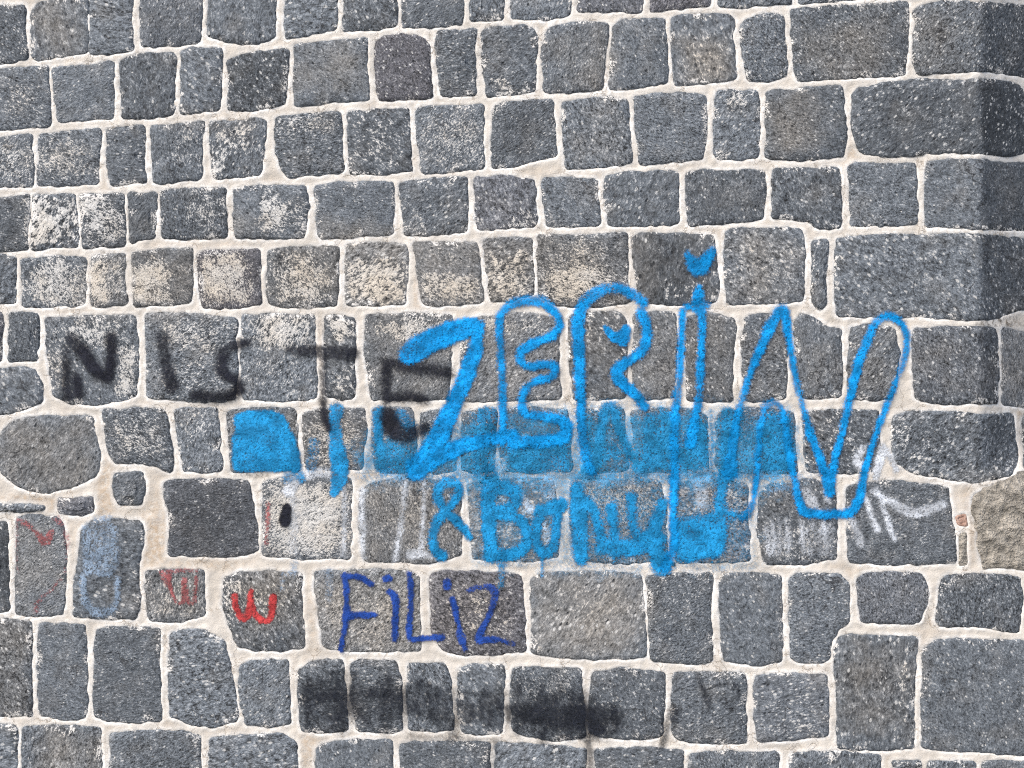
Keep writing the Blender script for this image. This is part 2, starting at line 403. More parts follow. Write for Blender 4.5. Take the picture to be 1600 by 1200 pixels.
def basalt():
    m, nt = mat('basalt'); g = N(nt)
    out = g.new('ShaderNodeOutputMaterial'); p = g.new('ShaderNodeBsdfPrincipled')
    nt.links.new(p.outputs[0], out.inputs[0])
    edge, lime, warm, tone = g.attr()
    pos = g.new('ShaderNodeNewGeometry').outputs['Position']
    info = g.new('ShaderNodeObjectInfo')
    # tool marks: stretched coordinates turned by a different angle on each stone
    rot = g.new('ShaderNodeVectorRotate', rotation_type='Y_AXIS')
    nt.links.new(pos, rot.inputs['Vector']); g.put(rot.inputs['Angle'], g.math('MULTIPLY', info.outputs['Random'], 6.0))
    mp = g.new('ShaderNodeMapping'); nt.links.new(rot.outputs[0], mp.inputs[0]); mp.inputs['Scale'].default_value = (1, 1, .62)
    def rnd(k): return g.math('FRACT', g.math('MULTIPLY', info.outputs['Random'], k))
    vs = g.new('ShaderNodeVectorMath', operation='SCALE'); nt.links.new(mp.outputs[0], vs.inputs[0])
    g.put(vs.inputs['Scale'], g.math('ADD', .62, g.math('MULTIPLY', rnd(13.7), .75)))      # each block has its own grain size
    V = vs.outputs[0]
    grain = g.noise(V, 120, 3.0, .72, .25)
    chis = g.noise(V, 46, 3, .6, .8)
    big = g.noise(pos, 7, 3, .55)
    mid = g.noise(pos, 24, 4, .62)
    fine = g.noise(V, 300, 2, .6)
    # base tone
    wf = g.math('ADD', g.math('MULTIPLY', warm, .8), g.math('MULTIPLY', g.math('SUBTRACT', big, .5), 1.5), clamp=True)
    c = g.mix(wf, (.109, .124, .142), (.195, .184, .169))
    c = g.mix(g.ramp(rnd(41.3), .86, .98, 0, .7), c, (.118, .113, .128))      # a few blocks lean to violet
    val = g.math('ADD', g.ramp(g.math('ADD', g.math('MULTIPLY', grain, .6), g.math('MULTIPLY', fine, .4)), .34, .66, g.math('SUBTRACT', .50, g.math('MULTIPLY', rnd(29.3), .36)), g.math('ADD', 1.46, g.math('MULTIPLY', rnd(29.3), .42))), g.math('MULTIPLY', g.math('SUBTRACT', mid, .5), 1.5))
    val = g.math('MULTIPLY', val, g.math('ADD', .80, g.math('MULTIPLY', info.outputs['Random'], .42)))
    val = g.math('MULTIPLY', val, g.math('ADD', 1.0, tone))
    c = g.mix(1.0, c, g.new('ShaderNodeCombineColor').outputs[0], 'MULTIPLY') if False else c
    vm = g.new('ShaderNodeVectorMath', operation='SCALE'); nt.links.new(c, vm.inputs[0]); g.put(vm.inputs['Scale'], val)
    c = vm.outputs[0]
    # dark pores
    vo = g.new('ShaderNodeTexVoronoi'); nt.links.new(V, vo.inputs['Vector']); vo.inputs['Scale'].default_value = 62
    pore = g.math('MULTIPLY', g.ramp(vo.outputs['Distance'], .10, .30, 1, 0), g.ramp(g.noise(pos, 30, 2), .46, .60))
    c = g.mix(g.math('MULTIPLY', pore, .8), c, (.016, .018, .022))
    # pale flecks of mortar and mineral left in the hollows of the dressing
    fl = g.math('ADD', g.math('MULTIPLY', grain, .62), g.math('MULTIPLY', fine, .38))
    th = g.math('SUBTRACT', .575, g.math('ADD', g.math('MULTIPLY', g.math('SUBTRACT', mid, .5), .25), g.math('MULTIPLY', lime, .05)))
    fleck = g.math('MULTIPLY', g.ramp(fl, th, g.math('ADD', th, .05)), g.math('ADD', .45, g.math('MULTIPLY', rnd(17.9), .55)))
    c = g.mix(g.math('MULTIPLY', fleck, .7), c, (.42, .425, .425))
    # bigger chips of lime caught in single hollows, crowding on some stones
    sp = g.new('ShaderNodeTexVoronoi'); nt.links.new(V, sp.inputs['Vector']); sp.inputs['Scale'].default_value = 95
    sc_ = g.new('ShaderNodeSeparateColor'); nt.links.new(sp.outputs['Color'], sc_.inputs[0])
    dens = g.math('ADD', g.math('MULTIPLY', g.math('FRACT', g.math('MULTIPLY', info.outputs['Random'], 7.3)), .20), g.math('MULTIPLY', g.math('SUBTRACT', mid, .5), .9))
    chip = g.math('MULTIPLY', g.ramp(sc_.outputs[0], g.math('SUBTRACT', .965, dens), g.math('SUBTRACT', 1.0, dens)), g.ramp(g.math('ADD', sp.outputs['Distance'], g.math('MULTIPLY', g.math('SUBTRACT', fine, .5), .7)), .26, .38, 1, 0))
    c = g.mix(g.math('MULTIPLY', chip, .8), c, (.50, .50, .49))
    pit = g.math('MULTIPLY', g.ramp(sc_.outputs[1], .80, .84), g.ramp(g.math('ADD', sp.outputs['Distance'], g.math('MULTIPLY', g.math('SUBTRACT', grain, .5), 1.3)), .16, .36, 1, 0))
    pit = g.math('MULTIPLY', pit, g.math('MULTIPLY', g.ramp(mid, .42, .60), g.math('ADD', .3, g.math('MULTIPLY', rnd(53.9), .7))))
    c = g.mix(g.math('MULTIPLY', pit, .9), c, (.018, .020, .024))
    # lime wash and smeared pointing, breaking up over the rough face
    lim_n = g.math('ADD', g.math('ADD', g.math('MULTIPLY', grain, .48), g.math('MULTIPLY', mid, .22)), g.math('MULTIPLY', fine, .30))
    lim_in = g.math('MAXIMUM', lime, g.math('MULTIPLY', g.math('SUBTRACT', 1.0, edge), g.ramp(g.noise(pos, 14, 2), .42, .64, .12, .74)))
    lt = g.math('SUBTRACT', .62, g.math('MULTIPLY', lim_in, .20))
    limf = g.math('MULTIPLY', g.ramp(lim_n, lt, g.math('ADD', lt, .055)), g.ramp(lim_in, .08, .4, 0, .92))
    limc = g.mix(g.math('MULTIPLY', g.math('ADD', g.math('MULTIPLY', warm, .8), g.ramp(big, .40, .62, 0, .5)), 1.0, clamp=True), (.54, .535, .52), (.52, .47, .40))
    limc = g.mix(g.ramp(edge, .12, .55), (.66, .64, .61), limc)
    c = g.mix(limf, c, limc)
    # hairline cracks on a few blocks
    ck = g.new('ShaderNodeTexVoronoi', feature='DISTANCE_TO_EDGE'); ck.inputs['Scale'].default_value = 3.2
    dv = g.new('ShaderNodeVectorMath', operation='ADD'); nz = g.new('ShaderNodeTexNoise'); nt.links.new(pos, nz.inputs['Vector']); nz.inputs['Scale'].default_value = 12; nz.inputs['Detail'].default_value = 4
    sv = g.new('ShaderNodeVectorMath', operation='SCALE'); nt.links.new(nz.outputs['Color'], sv.inputs[0]); sv.inputs['Scale'].default_value = .22
    nt.links.new(pos, dv.inputs[0]); nt.links.new(sv.outputs[0], dv.inputs[1]); nt.links.new(dv.outputs[0], ck.inputs['Vector'])
    crack = g.math('MULTIPLY', g.ramp(ck.outputs['Distance'], .004, .014, 1, 0), g.ramp(g.noise(pos, 4.5, 1), .54, .60))
    c = g.mix(g.math('MULTIPLY', crack, .75), c, (.022, .023, .026))
    nt.links.new(c, p.inputs['Base Color'])
    p.inputs['Roughness'].default_value = .82
    p.inputs['Specular IOR Level'].default_value = .35
    h = g.math('ADD', g.math('MULTIPLY', grain, .55), g.math('MULTIPLY', chis, 1.0))
    h = g.math('SUBTRACT', h, g.math('MULTIPLY', g.math('MAXIMUM', pore, pit), .4))
    b = g.new('ShaderNodeBump'); nt.links.new(h, b.inputs['Height'])
    b.inputs['Strength'].default_value = .7; b.inputs['Distance'].default_value = .012
    nt.links.new(b.outputs[0], p.inputs['Normal'])
    return m

def lime_mortar():
    m, nt = mat('lime_mortar'); g = N(nt)
    out = g.new('ShaderNodeOutputMaterial'); p = g.new('ShaderNodeBsdfPrincipled')
    nt.links.new(p.outputs[0], out.inputs[0])
    rim, tan, dirt, _ = g.attr()
    pos = g.new('ShaderNodeNewGeometry').outputs['Position']
    a = g.noise(pos, 9, 4, .6); b_ = g.noise(pos, 55, 4, .62); f = g.noise(pos, 210, 3, .6)
    c = g.mix(g.ramp(a, .36, .64), (.56, .525, .475), (.475, .438, .388))
    c = g.mix(g.math('MULTIPLY', tan, g.ramp(b_, .3, .65)), c, (.42, .335, .25))
    c = g.mix(g.math('MULTIPLY', rim, g.ramp(b_, .30, .54)), c, (.76, .75, .73))
    c = g.mix(g.ramp(f, .57, .75, 0, .5), c, (.36, .32, .28))
    c = g.mix(g.math('MULTIPLY', dirt, g.ramp(b_, .42, .62)), c, (.17, .15, .125))
    ck = g.new('ShaderNodeTexVoronoi', feature='DISTANCE_TO_EDGE'); ck.inputs['Scale'].default_value = 11
    dv = g.new('ShaderNodeVectorMath', operation='ADD'); nz = g.new('ShaderNodeTexNoise'); nt.links.new(pos, nz.inputs['Vector']); nz.inputs['Scale'].default_value = 30; nz.inputs['Detail'].default_value = 4
    sv = g.new('ShaderNodeVectorMath', operation='SCALE'); nt.links.new(nz.outputs['Color'], sv.inputs[0]); sv.inputs['Scale'].default_value = .09
    nt.links.new(pos, dv.inputs[0]); nt.links.new(sv.outputs[0], dv.inputs[1]); nt.links.new(dv.outputs[0], ck.inputs['Vector'])
    crack = g.math('MULTIPLY', g.ramp(ck.outputs['Distance'], .006, .030, 1, 0), g.ramp(g.noise(pos, 7, 2), .50, .60))
    c = g.mix(g.math('MULTIPLY', crack, .55), c, (.24, .19, .14))
    gr = g.noise(pos, 15, 3, .6)
    c = g.mix(g.ramp(gr, .56, .72, 0, .5), c, (.45, .42, .39))
    nt.links.new(c, p.inputs['Base Color'])
    p.inputs['Roughness'].default_value = .9
    p.inputs['Specular IOR Level'].default_value = .2
    b = g.new('ShaderNodeBump'); nt.links.new(g.math('ADD', g.math('SUBTRACT', b_, g.math('MULTIPLY', crack, .5)), g.math('MULTIPLY', f, .35)), b.inputs['Height'])
    b.inputs['Strength'].default_value = .5; b.inputs['Distance'].default_value = .006
    nt.links.new(b.outputs[0], p.inputs['Normal'])
    return m

def paint(name, col, dark=.60, speck=.32, rough=.62):
    """spray or marker paint: a film whose cover thins out at its edge and misses the pores"""
    m, nt = mat(name); g = N(nt)
    out = g.new('ShaderNodeOutputMaterial'); p = g.new('ShaderNodeBsdfPrincipled'); tr = g.new('ShaderNodeBsdfTransparent'); mx = g.new('ShaderNodeMixShader')
    cover = g.attr()[0]
    pos = g.new('ShaderNodeNewGeometry').outputs['Position']
    n1 = g.noise(pos, 120, 4, .66, .5); n2 = g.noise(pos, 16, 3, .6); n3 = g.noise(pos, 46, 3, .6, .8)
    c = g.mix(g.ramp(n2, .35, .65), tuple(v * dark for v in col), tuple(min(1, v * 1.12) for v in col))
    c = g.mix(g.ramp(n1, .34, .54, .75, 0), c, tuple(v * .30 for v in col))
    nt.links.new(c, p.inputs['Base Color'])
    p.inputs['Roughness'].default_value = rough
    p.inputs['Specular IOR Level'].default_value = .12
    # thin cover keeps only the high grains, full cover nearly everything
    lo = g.math('MULTIPLY', g.math('SUBTRACT', 1.0, cover), speck)
    a = g.math('MULTIPLY', g.ramp(n1, g.math('ADD', .20, lo), g.math('ADD', .42, lo)), g.math('POWER', cover, .9))
    nt.links.new(a, mx.inputs[0]); nt.links.new(tr.outputs[0], mx.inputs[1]); nt.links.new(p.outputs[0], mx.inputs[2])
    b = g.new('ShaderNodeBump'); nt.links.new(g.math('ADD', g.math('MULTIPLY', n1, .5), n3), b.inputs['Height'])
    b.inputs['Strength'].default_value = .6; b.inputs['Distance'].default_value = .010
    nt.links.new(b.outputs[0], p.inputs['Normal'])
    nt.links.new(mx.outputs[0], out.inputs[0])
    return m

def simple(name, c1, c2, scale, bump=.01):
    m, nt = mat(name); g = N(nt)
    out = g.new('ShaderNodeOutputMaterial'); p = g.new('ShaderNodeBsdfPrincipled')
    pos = g.new('ShaderNodeNewGeometry').outputs['Position']
    n = g.noise(pos, scale, 5, .65)
    nt.links.new(g.mix(g.ramp(n, .3, .7), c1, c2), p.inputs['Base Color']); p.inputs['Roughness'].default_value = .9
    b = g.new('ShaderNodeBump'); nt.links.new(n, b.inputs['Height']); b.inputs['Distance'].default_value = bump
    nt.links.new(b.outputs[0], p.inputs['Normal']); nt.links.new(p.outputs[0], out.inputs[0])
    return m

M_STONE, M_MORTAR = basalt(), lime_mortar()
M_RUBBLE = simple('rubble', (.15, .138, .118), (.47, .43, .37), 22, .06)
M_BRICK = simple('fired_clay', (.30, .17, .125), (.42, .29, .235), 60)
M_GROUND = simple('paving', (.13, .125, .12), (.19, .185, .175), 3)

# ------------------------------------------------------------------ mesh helpers
def mesh_object(name, V, F, m, parent=None, mask=None, smooth=True):
    me = bpy.data.meshes.new(name)
    me.from_pydata(V.tolist() if hasattr(V, 'tolist') else V, [], F.tolist() if hasattr(F, 'tolist') else F)
    if mask is not None:
        a = me.attributes.new('mask', 'FLOAT_COLOR', 'POINT')
        a.data.foreach_set('color', np.ascontiguousarray(mask, dtype=np.float32).ravel())
    me.polygons.foreach_set('use_smooth', [smooth] * len(me.polygons))
    me.materials.append(m); me.update()
    o = bpy.data.objects.new(name, me); COL.objects.link(o)
    if parent: o.parent = parent
    return o

# ------------------------------------------------------------------ ground
g_ = mesh_object('ground', [(-200, -200, 0), (200, -200, 0), (200, 200, 0), (-200, 200, 0)], [(0, 1, 2, 3)], M_GROUND, smooth=False)
g_['kind'] = 'structure'

# ------------------------------------------------------------------ the wall
wall = bpy.data.objects.new('stone_wall', None); COL.objects.link(wall)
wall['label'] = 'dark basalt block wall with pale mortar joints and layers of blue, black and red graffiti'
wall['category'] = 'wall'
wall['kind'] = 'thing'

BV, BF = [], []            # everything paint can land on, for draping the paint films
def remember(V, F):
    o = sum(len(v) for v in BV); BV.append(np.asarray(V, float)); BF.extend([tuple(i + o for i in f) for f in F])

def build_stone(P, k, name='stone', m=None, lift=0.0, rough=1.0):
    c = P.mean(0); n = len(P)
    r = np.hypot(*(P - c).T)
    rings, depth, ed = [P], [np.full(n, -.045)], [np.zeros(n)]
    pr = random.uniform(-.002, .004) + lift
    tx, ty = random.uniform(-3e-5, 3e-5), random.uniform(-3e-5, 3e-5)
    for d, h in ((0, -.004), (1.6, .0016), (4.5, .0034), (9.5, .0046), (17, .0054), (27, .006)):
        q = np.minimum(d / r, .55)
        rings.append(P + (c - P) * q[:, None]); depth.append(np.full(n, h)); ed.append(np.full(n, d / 20.0))
    corner = P[:, 0].min() < 1525 and P[:, 0].max() > 1540
    for f in ((.60, .72, .86) if not corner else ()):
        q = np.full(n, f); q = np.maximum(q, np.minimum(27 / r, .55) + .02)
        rings.append(P + (c - P) * q[:, None]); depth.append(np.full(n, .0063)); ed.append(np.full(n, 1.5))
    if corner:                   # blocks that turn the corner need an even net of points inside
        a, b = np.meshgrid(np.r_[np.arange(P[:, 0].min(), 1518, 9.), np.arange(1518, 1550, 2.5), np.arange(1550, P[:, 0].max(), 9.)], np.arange(P[:, 1].min(), P[:, 1].max(), 7.))
        q = np.c_[a.ravel(), b.ravel()]; q = q[sdf_poly(q[:, 0], q[:, 1], rings[-1]) < -3]
        rings.append(q); depth.append(np.full(len(q), .0063)); ed.append(np.full(len(q), 1.5))
    A = np.vstack(rings + ([c[None]] if not corner else []))
    H = np.concatenate(depth + ([[.0063]] if not corner else [])); E = np.clip(np.concatenate(ed + ([[1.5]] if not corner else [])), 0, 1)
    w = np.clip(H / .006, 0, 1)
    H = H + w * (pr + (A[:, 0] - c[0]) * tx + (A[:, 1] - c[1]) * ty + rough * (.0028 * vnoise(A[:, 0], A[:, 1], 30, 40 + k) + .0018 * vnoise(A[:, 0], A[:, 1], 12, 60 + k) + .0012 * vnoise(A[:, 0], A[:, 1], 6, 80 + k)))
    X, Y, Z = to_world(A[:, 0], A[:, 1], H)
    X0, Y0, Z0_ = (X.min() + X.max()) / 2, 0.0, Z.min()
    F = []
    R = len(rings) - (1 if corner else 0)
    for i in range(R - 1):
        for j in range(n):
            j2 = (j + 1) % n
            F.append((i * n + j, i * n + j2, (i + 1) * n + j2, (i + 1) * n + j))
    if not corner: F += [((R - 1) * n + j, (R - 1) * n + (j + 1) % n, R * n) for j in range(n)]
    else:
        o_ = (R - 1) * n; pts = [Vector(p) for p in A[o_:]]
        res = delaunay_2d_cdt(pts, [], [list(range(n))], 1, 1e-6)
        assert len(res[0]) == len(pts)
        ring_sign = (P[:, 0] * np.roll(P[:, 1], -1) - np.roll(P[:, 0], -1) * P[:, 1]).sum()
        for t in res[2]:
            p, q, u = (A[o_ + i] for i in t)
            sg = (q[0] - p[0]) * (u[1] - p[1]) - (u[0] - p[0]) * (q[1] - p[1])
            t = [o_ + i for i in t]
            F.append(tuple(t) if sg * ring_sign > 0 else tuple(reversed(t)))
    # traced outlines run clockwise on screen: flip so faces look out of the wall
    area = (P[:, 0] * np.roll(P[:, 1], -1) - np.roll(P[:, 0], -1) * P[:, 1]).sum()
    if area > 0: F = [tuple(reversed(f)) for f in F]
    fn = A + 9 * np.c_[vnoise(A[:, 0] * 1.6, A[:, 1] * .6, 14, 1), vnoise(A[:, 0], A[:, 1], 16, 2)] + 5 * np.c_[vnoise(A[:, 0], A[:, 1], 7, 11), vnoise(A[:, 0], A[:, 1], 7, 12)]
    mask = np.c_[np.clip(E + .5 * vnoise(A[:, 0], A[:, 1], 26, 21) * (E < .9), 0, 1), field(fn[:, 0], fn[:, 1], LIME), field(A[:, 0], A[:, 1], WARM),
                 field(A[:, 0], A[:, 1], [(a, b, cx, cy, -v) for a, b, cx, cy, v in TONE]) * -1 - return_shade(A[:, 0], A[:, 1])]  # painted shade of the corner return lowers the tone
    V = np.c_[X, Y, Z]
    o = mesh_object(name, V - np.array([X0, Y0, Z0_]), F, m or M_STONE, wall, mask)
    o.location = (X0, Y0, Z0_)
    remember(V, F)
    return o

for k, P in enumerate(OUT):
    build_stone(P, k)
rub = resample(round_corners([(1518, 772), (1540, 762), (1562, 753), (1580, 748), (1592, 736), (1606, 738), (1660, 740), (1660, 889), (1600, 892), (1560, 888), (1536, 893), (1529, 868), (1524, 850), (1527, 825), (1516, 800)], 10), 4.5)
o = build_stone(rub + 2.5 * np.c_[2 * vnoise(rub[:, 0], rub[:, 1], 11, 31), vnoise(rub[:, 0], rub[:, 1], 9, 32)], 900, 'rubble_stone', M_RUBBLE, -.002, 3.0)
o['label'] = 'rough beige patched rubble stone at the broken corner'
OUT.append(rub)
br = resample(round_corners([(1491, 806), (1510, 800), (1514, 824), (1496, 823)], 4), 3)
o = build_stone(br, 901, 'brick', M_BRICK, -.008); o['label'] = 'small red brick fragment set in the mortar'
OUT.append(br)
st = resample(round_corners([(1497, 832), (1511, 830), (1513, 884), (1498, 886)], 4), 4)
o = build_stone(st, 902, 'rubble_stone', M_RUBBLE, -.006); o['label'] = 'narrow grey filler strip beside the rubble patch'
OUT.append(st)

# mortar bed: one solid with a worked face between the stones
GX = np.arange(-204, 1797, 3.0); GY = np.arange(-184, 1361, 3.0)
gx, gy = np.meshgrid(GX, GY)
sd = np.full(gx.shape, 60.0)
for P in OUT:
    x0, y0 = P.min(0) - 26; x1, y1 = P.max(0) + 26
    i0, i1 = np.searchsorted(GX, [x0, x1]); j0, j1 = np.searchsorted(GY, [y0, y1])
    if i1 <= i0 or j1 <= j0: continue
    sub = sdf_poly(gx[j0:j1, i0:i1], gy[j0:j1, i0:i1], P)
    sd[j0:j1, i0:i1] = np.minimum(sd[j0:j1, i0:i1], sub)
MH = .0022 * vnoise(gx, gy, 9, 71) + .0018 * vnoise(gx, gy, 24, 72) + .0014 * np.exp(-((sd - 1.5) / 3.0) ** 2) * (0.4 + .6 * vnoise(gx, gy, 40, 73)) - .0015 * sstep(4, 14, sd)
MH = np.where(sd < -5, -.012, MH - .007 * sstep(.5, 4.5, -sd))
X, Y, Z = to_world(gx, gy, MH)
nx, ny = len(GX), len(GY)
idx = np.arange(nx * ny).reshape(ny, nx)
F = np.stack([idx[1:, :-1], idx[1:, 1:], idx[:-1, 1:], idx[:-1, :-1]], -1).reshape(-1, 4)
keep = (np.minimum(np.minimum(sd[1:, :-1], sd[1:, 1:]), np.minimum(sd[:-1, 1:], sd[:-1, :-1])) > -14).reshape(-1)
V = np.c_[X.ravel(), Y.ravel(), Z.ravel()]
rim = np.exp(-(np.maximum(sd, 0) / 3.8) ** 2) * (.7 + .4 * vnoise(gx, gy, 34, 81))
TAN = [(970, 350, 0, 0, 0), (600, 745, 60, 10, .6), (240, 850, 22, 90, .8), (310, 880, 90, 12, .6), (60, 785, 80, 14, .7), (485, 1120, 14, 90, .6), (165, 770, 14, 50, .6), (652, 440, 6, 40, 1), (485, 960, 12, 60, .5), (1590, 690, 10, 50, 1), (1515, 820, 10, 70, .7), (1330, 205, 10, 60, .5), (300, 745, 60, 8, .5), (500, 540, 8, 40, .5), (840, 268, 40, 12, .3), (300, 386, 80, 10, .4)]
tan = np.clip(field(gx, gy, [t for t in TAN if t[2]]) + .35 * sstep(.1, .8, vnoise(gx, gy, 60, 82)) * sstep(3, 7, sd), 0, 1)
DIRT = [(1560, 503, 40, 8, 1.0), (1306, 505, 8, 8, .9), (590, 358, 26, 12, .35), (1540, 755, 30, 6, .9), (395, 742, 30, 5, .8), (1600, 690, 4, 50, 1), (1520, 800, 5, 60, .6)]
dirt = np.clip(field(gx, gy, DIRT) + .5 * sstep(.62, .95, vnoise(gx, gy, 17, 83)) * np.exp(-(np.maximum(sd, 0) / 5) ** 2), 0, 1)
mask = np.c_[rim.ravel(), tan.ravel(), dirt.ravel(), np.ones(nx * ny)]
remember(V, F[keep].tolist())
border = np.concatenate([idx[0, :], idx[1:, -1], idx[-1, -2::-1], idx[-2:0:-1, 0]])
BK = V[border].copy(); BK[:, 1] = .80
nb = len(border); base = len(V)
side = [(int(border[i]), int(border[(i + 1) % nb]), base + (i + 1) % nb, base + i) for i in range(nb)]
allF = F[keep].tolist() + side + [tuple(range(base, base + nb))]
mask = np.vstack([mask, np.tile([0, 0, 0, 1], (nb, 1))])
mesh_object('mortar', np.vstack([V, BK]), allF, M_MORTAR, wall, mask)

# ------------------------------------------------------------------ the face the paint lies on
bvh = BVHTree.FromPolygons([tuple(v) for v in np.vstack(BV)], BF)
STEP = 2.5
FX = np.arange(-10, 1512, STEP); FY = np.arange(370, 1222, STEP)
FH = np.zeros((len(FY), len(FX)))
down = Vector((0, 1, 0))
for j, y in enumerate(FY):
    z = Z0 + (600 - y) * S
    for i, x in enumerate(FX):
        hit = bvh.ray_cast(Vector(((x - 800) * S, -.5, z)), down, 2.0)
        FH[j, i] = -hit[0].y if hit[0] is not None else 0.0
pad = np.pad(FH, 1, mode='edge')
FH = np.max([pad[a:a + FH.shape[0], b:b + FH.shape[1]] for a in range(3) for b in range(3)], axis=0)

# ------------------------------------------------------------------ graffiti
BLUE = paint('bright_blue_paint', (.003, .285, .70))
OLDB = paint('faded_blue_paint', (.014, .265, .57))
BLACK = paint('black_paint', (.015, .0165, .026), speck=.33)
SMOKE = paint('black_smear', (.018, .021, .030), speck=.22)
NAVY = paint('navy_marker', (.018, .065, .32))
RED = paint('red_marker', (.52, .060, .062))
FADED = paint('faded_red_marker', (.40, .12, .125), speck=.38)
WHITE = paint('white_paint', (.74, .79, .86), speck=.24)
PALE = paint('pale_blue_paint', (.34, .46, .62), speck=.30)
LAYER = [0]
def film(parent, name, m, strokes=(), fills=(), soft=4.0, cover=.92, label=None, wob=1.6, top=0):
    """strokes: (points, width[, cover]); fills: (polygon[, cover]); draped over the stones as a thin skin of paint"""
    pts = np.vstack([np.asarray(s[0], float) for s in strokes] + [np.asarray(f[0], float) for f in fills])
    mw = max([max(s[1]) if hasattr(s[1], '__len__') else s[1] for s in strokes] + [8])
    x0, y0 = pts.min(0) - mw / 2 - soft - 4; x1, y1 = pts.max(0) + mw / 2 + soft + 4
    i0, i1 = np.searchsorted(FX, [x0, x1]); j0, j1 = np.searchsorted(FY, [y0, y1])
    x, y = np.meshgrid(FX[i0:i1], FY[j0:j1])
    al = np.zeros(x.shape); sdd = LAYER[0] * 7
    wobble = wob * (vnoise(x, y, 14, 100 + sdd) + .7 * vnoise(x, y, 6, 101 + sdd))
    for s in strokes:
        P = np.asarray(s[0], float)
        if len(P) > 2:       # smooth the hand-drawn path, keeping its ends
            for _ in range(2):
                Q = [P[0]]
                for a, b in zip(P[:-1], P[1:]): Q += [a * .75 + b * .25, a * .25 + b * .75]
                P = np.vstack(Q + [P[-1]])
        d, si, tt = seg_dist(x, y, P, closed=False)
        wd = s[1]
        if hasattr(wd, '__len__'):
            u = (si + tt) / (len(P) - 1); wd = np.interp(u, np.linspace(0, 1, len(wd)), wd)
        cv = s[2] if len(s) > 2 else cover
        cvar = cv * (1 + .17 * vnoise(x, y, 38, 7 + sdd) + .13 * vnoise(x, y, 90, 8 + sdd))
        al = np.maximum(al, cvar * (1 - sstep(-soft, soft, d + wobble - wd / 2)))
    for f in fills:
        d = sdf_poly(x, y, round_corners(f[0], 12))
        cv = f[1] if len(f) > 1 else cover
        al = np.maximum(al, cv * (1 + .2 * vnoise(x, y, 30, 9 + sdd)) * (1 - sstep(-soft, soft, d + 1.5 * wobble)))
    al = np.clip(al, 0, 1)
    LAYER[0] += 1
    h = FH[j0:j1, i0:i1] + .0010 + .00012 * LAYER[0]
    X, Y, Z = to_world(x, y, h)
    ny, nx = x.shape; idx = np.arange(nx * ny).reshape(ny, nx)
    F = np.stack([idx[1:, :-1], idx[1:, 1:], idx[:-1, 1:], idx[:-1, :-1]], -1).reshape(-1, 4)
    F = F[(al.ravel()[F] > .04).any(1)]
    A = np.clip(al.ravel(), 0, 1); P3 = np.c_[X.ravel(), Y.ravel(), Z.ravel()]
    lab = np.arange(nx * ny)              # separate marks become separate objects
    if name.startswith(('paint', 'over', 'heart')):
        while True:
            m_ = lab[F].min(1); new = lab.copy()
            np.minimum.at(new, F.ravel(), np.repeat(m_, 4)); new = new[new]
            if (new == lab).all(): break
            lab = new
    else: lab[:] = 0
    fl = lab[F[:, 0]]; o = None
    for q in np.unique(fl):
        G = F[fl == q]
        if len(G) < 10: continue
        used = np.unique(G); rm = np.full(nx * ny, -1); rm[used] = np.arange(len(used)); B = A[used]
        o = mesh_object(name, P3[used], rm[G], m, parent, np.c_[B, B, B, np.ones(len(B))])
    if label: o['label'] = label
    return o

def word(name, label):
    e = bpy.data.objects.new(name, None); COL.objects.link(e); e.parent = wall; e['label'] = label
    return e

PALEB = paint('blue_overspray', (.030, .32, .62), speck=.20)
# white and pale marks, oldest layer
w = word('white_scrawl', 'white spray scrawl on two blocks below the last blue letter')
film(w, 'paint_stroke', WHITE, [([(1342, 752), (1355, 790), (1370, 828)], 9), ([(1372, 765), (1382, 800), (1396, 842)], 10), ([(1365, 768), (1400, 790), (1430, 806), (1472, 788)], [10, 14, 18, 12]), ([(1330, 812), (1345, 852)], 10),
      ([(1348, 700), (1336, 715), (1345, 730)], 12), ([(1380, 695), (1392, 715), (1400, 735)], 9), ([(1380, 700), (1368, 745)], 14)], cover=.74)
film(w, 'paint_stroke', WHITE, [([(1258, 768), (1275, 800)], 16), ([(1290, 765), (1294, 785)], 10)] + [([(x, 808 + random.uniform(0, 22)), (x + 3, 846), (x + random.uniform(-3, 6), 862 + random.uniform(0, 14))], [5, random.uniform(8, 15), 6], random.uniform(.22, .56)) for x in (1197, 1206, 1216, 1228, 1250, 1259, 1268, 1277, 1286, 1296)], [], soft=5, cover=.74)
w = word('white_scrawl', 'thin white upright lines left of the ampersand')
film(w, 'paint_stroke', WHITE, [([(567, 766), (566, 800), (568, 872)], 10), ([(634, 752), (630, 800), (619, 872)], 10), ([(663, 752), (662, 800), (658, 862)], 9), ([(640, 866), (660, 866), (684, 868)], 14), ([(758, 795), (757, 862)], 8),
      ([(535, 750), (540, 800), (536, 868)], 9, .5), ([(460, 750), (452, 768)], 20, .7), ([(458, 780), (459, 860)], 14, .35)], cover=.62)
film(w, 'paint_stroke', PALE, [([(514, 893), (515, 935)], 12, .4), ([(460, 880), (458, 895)], 12, .5), ([(443, 898), (442, 920)], 9, .4)], cover=.5)
film(w, 'paint_stroke', WHITE, [([(480, 742), (500, 735), (520, 742)], 16), ([(855, 690), (858, 770)], 22, .45), ([(812, 775), (830, 795)], 12, .7), ([(1088, 735), (1098, 790)], [26, 20], .6), ([(1090, 742), (1100, 745)], 26, .7), ([(908, 752), (990, 752)], 8, .5), ([(850, 820), (855, 850)], 12, .6)], cover=.6)
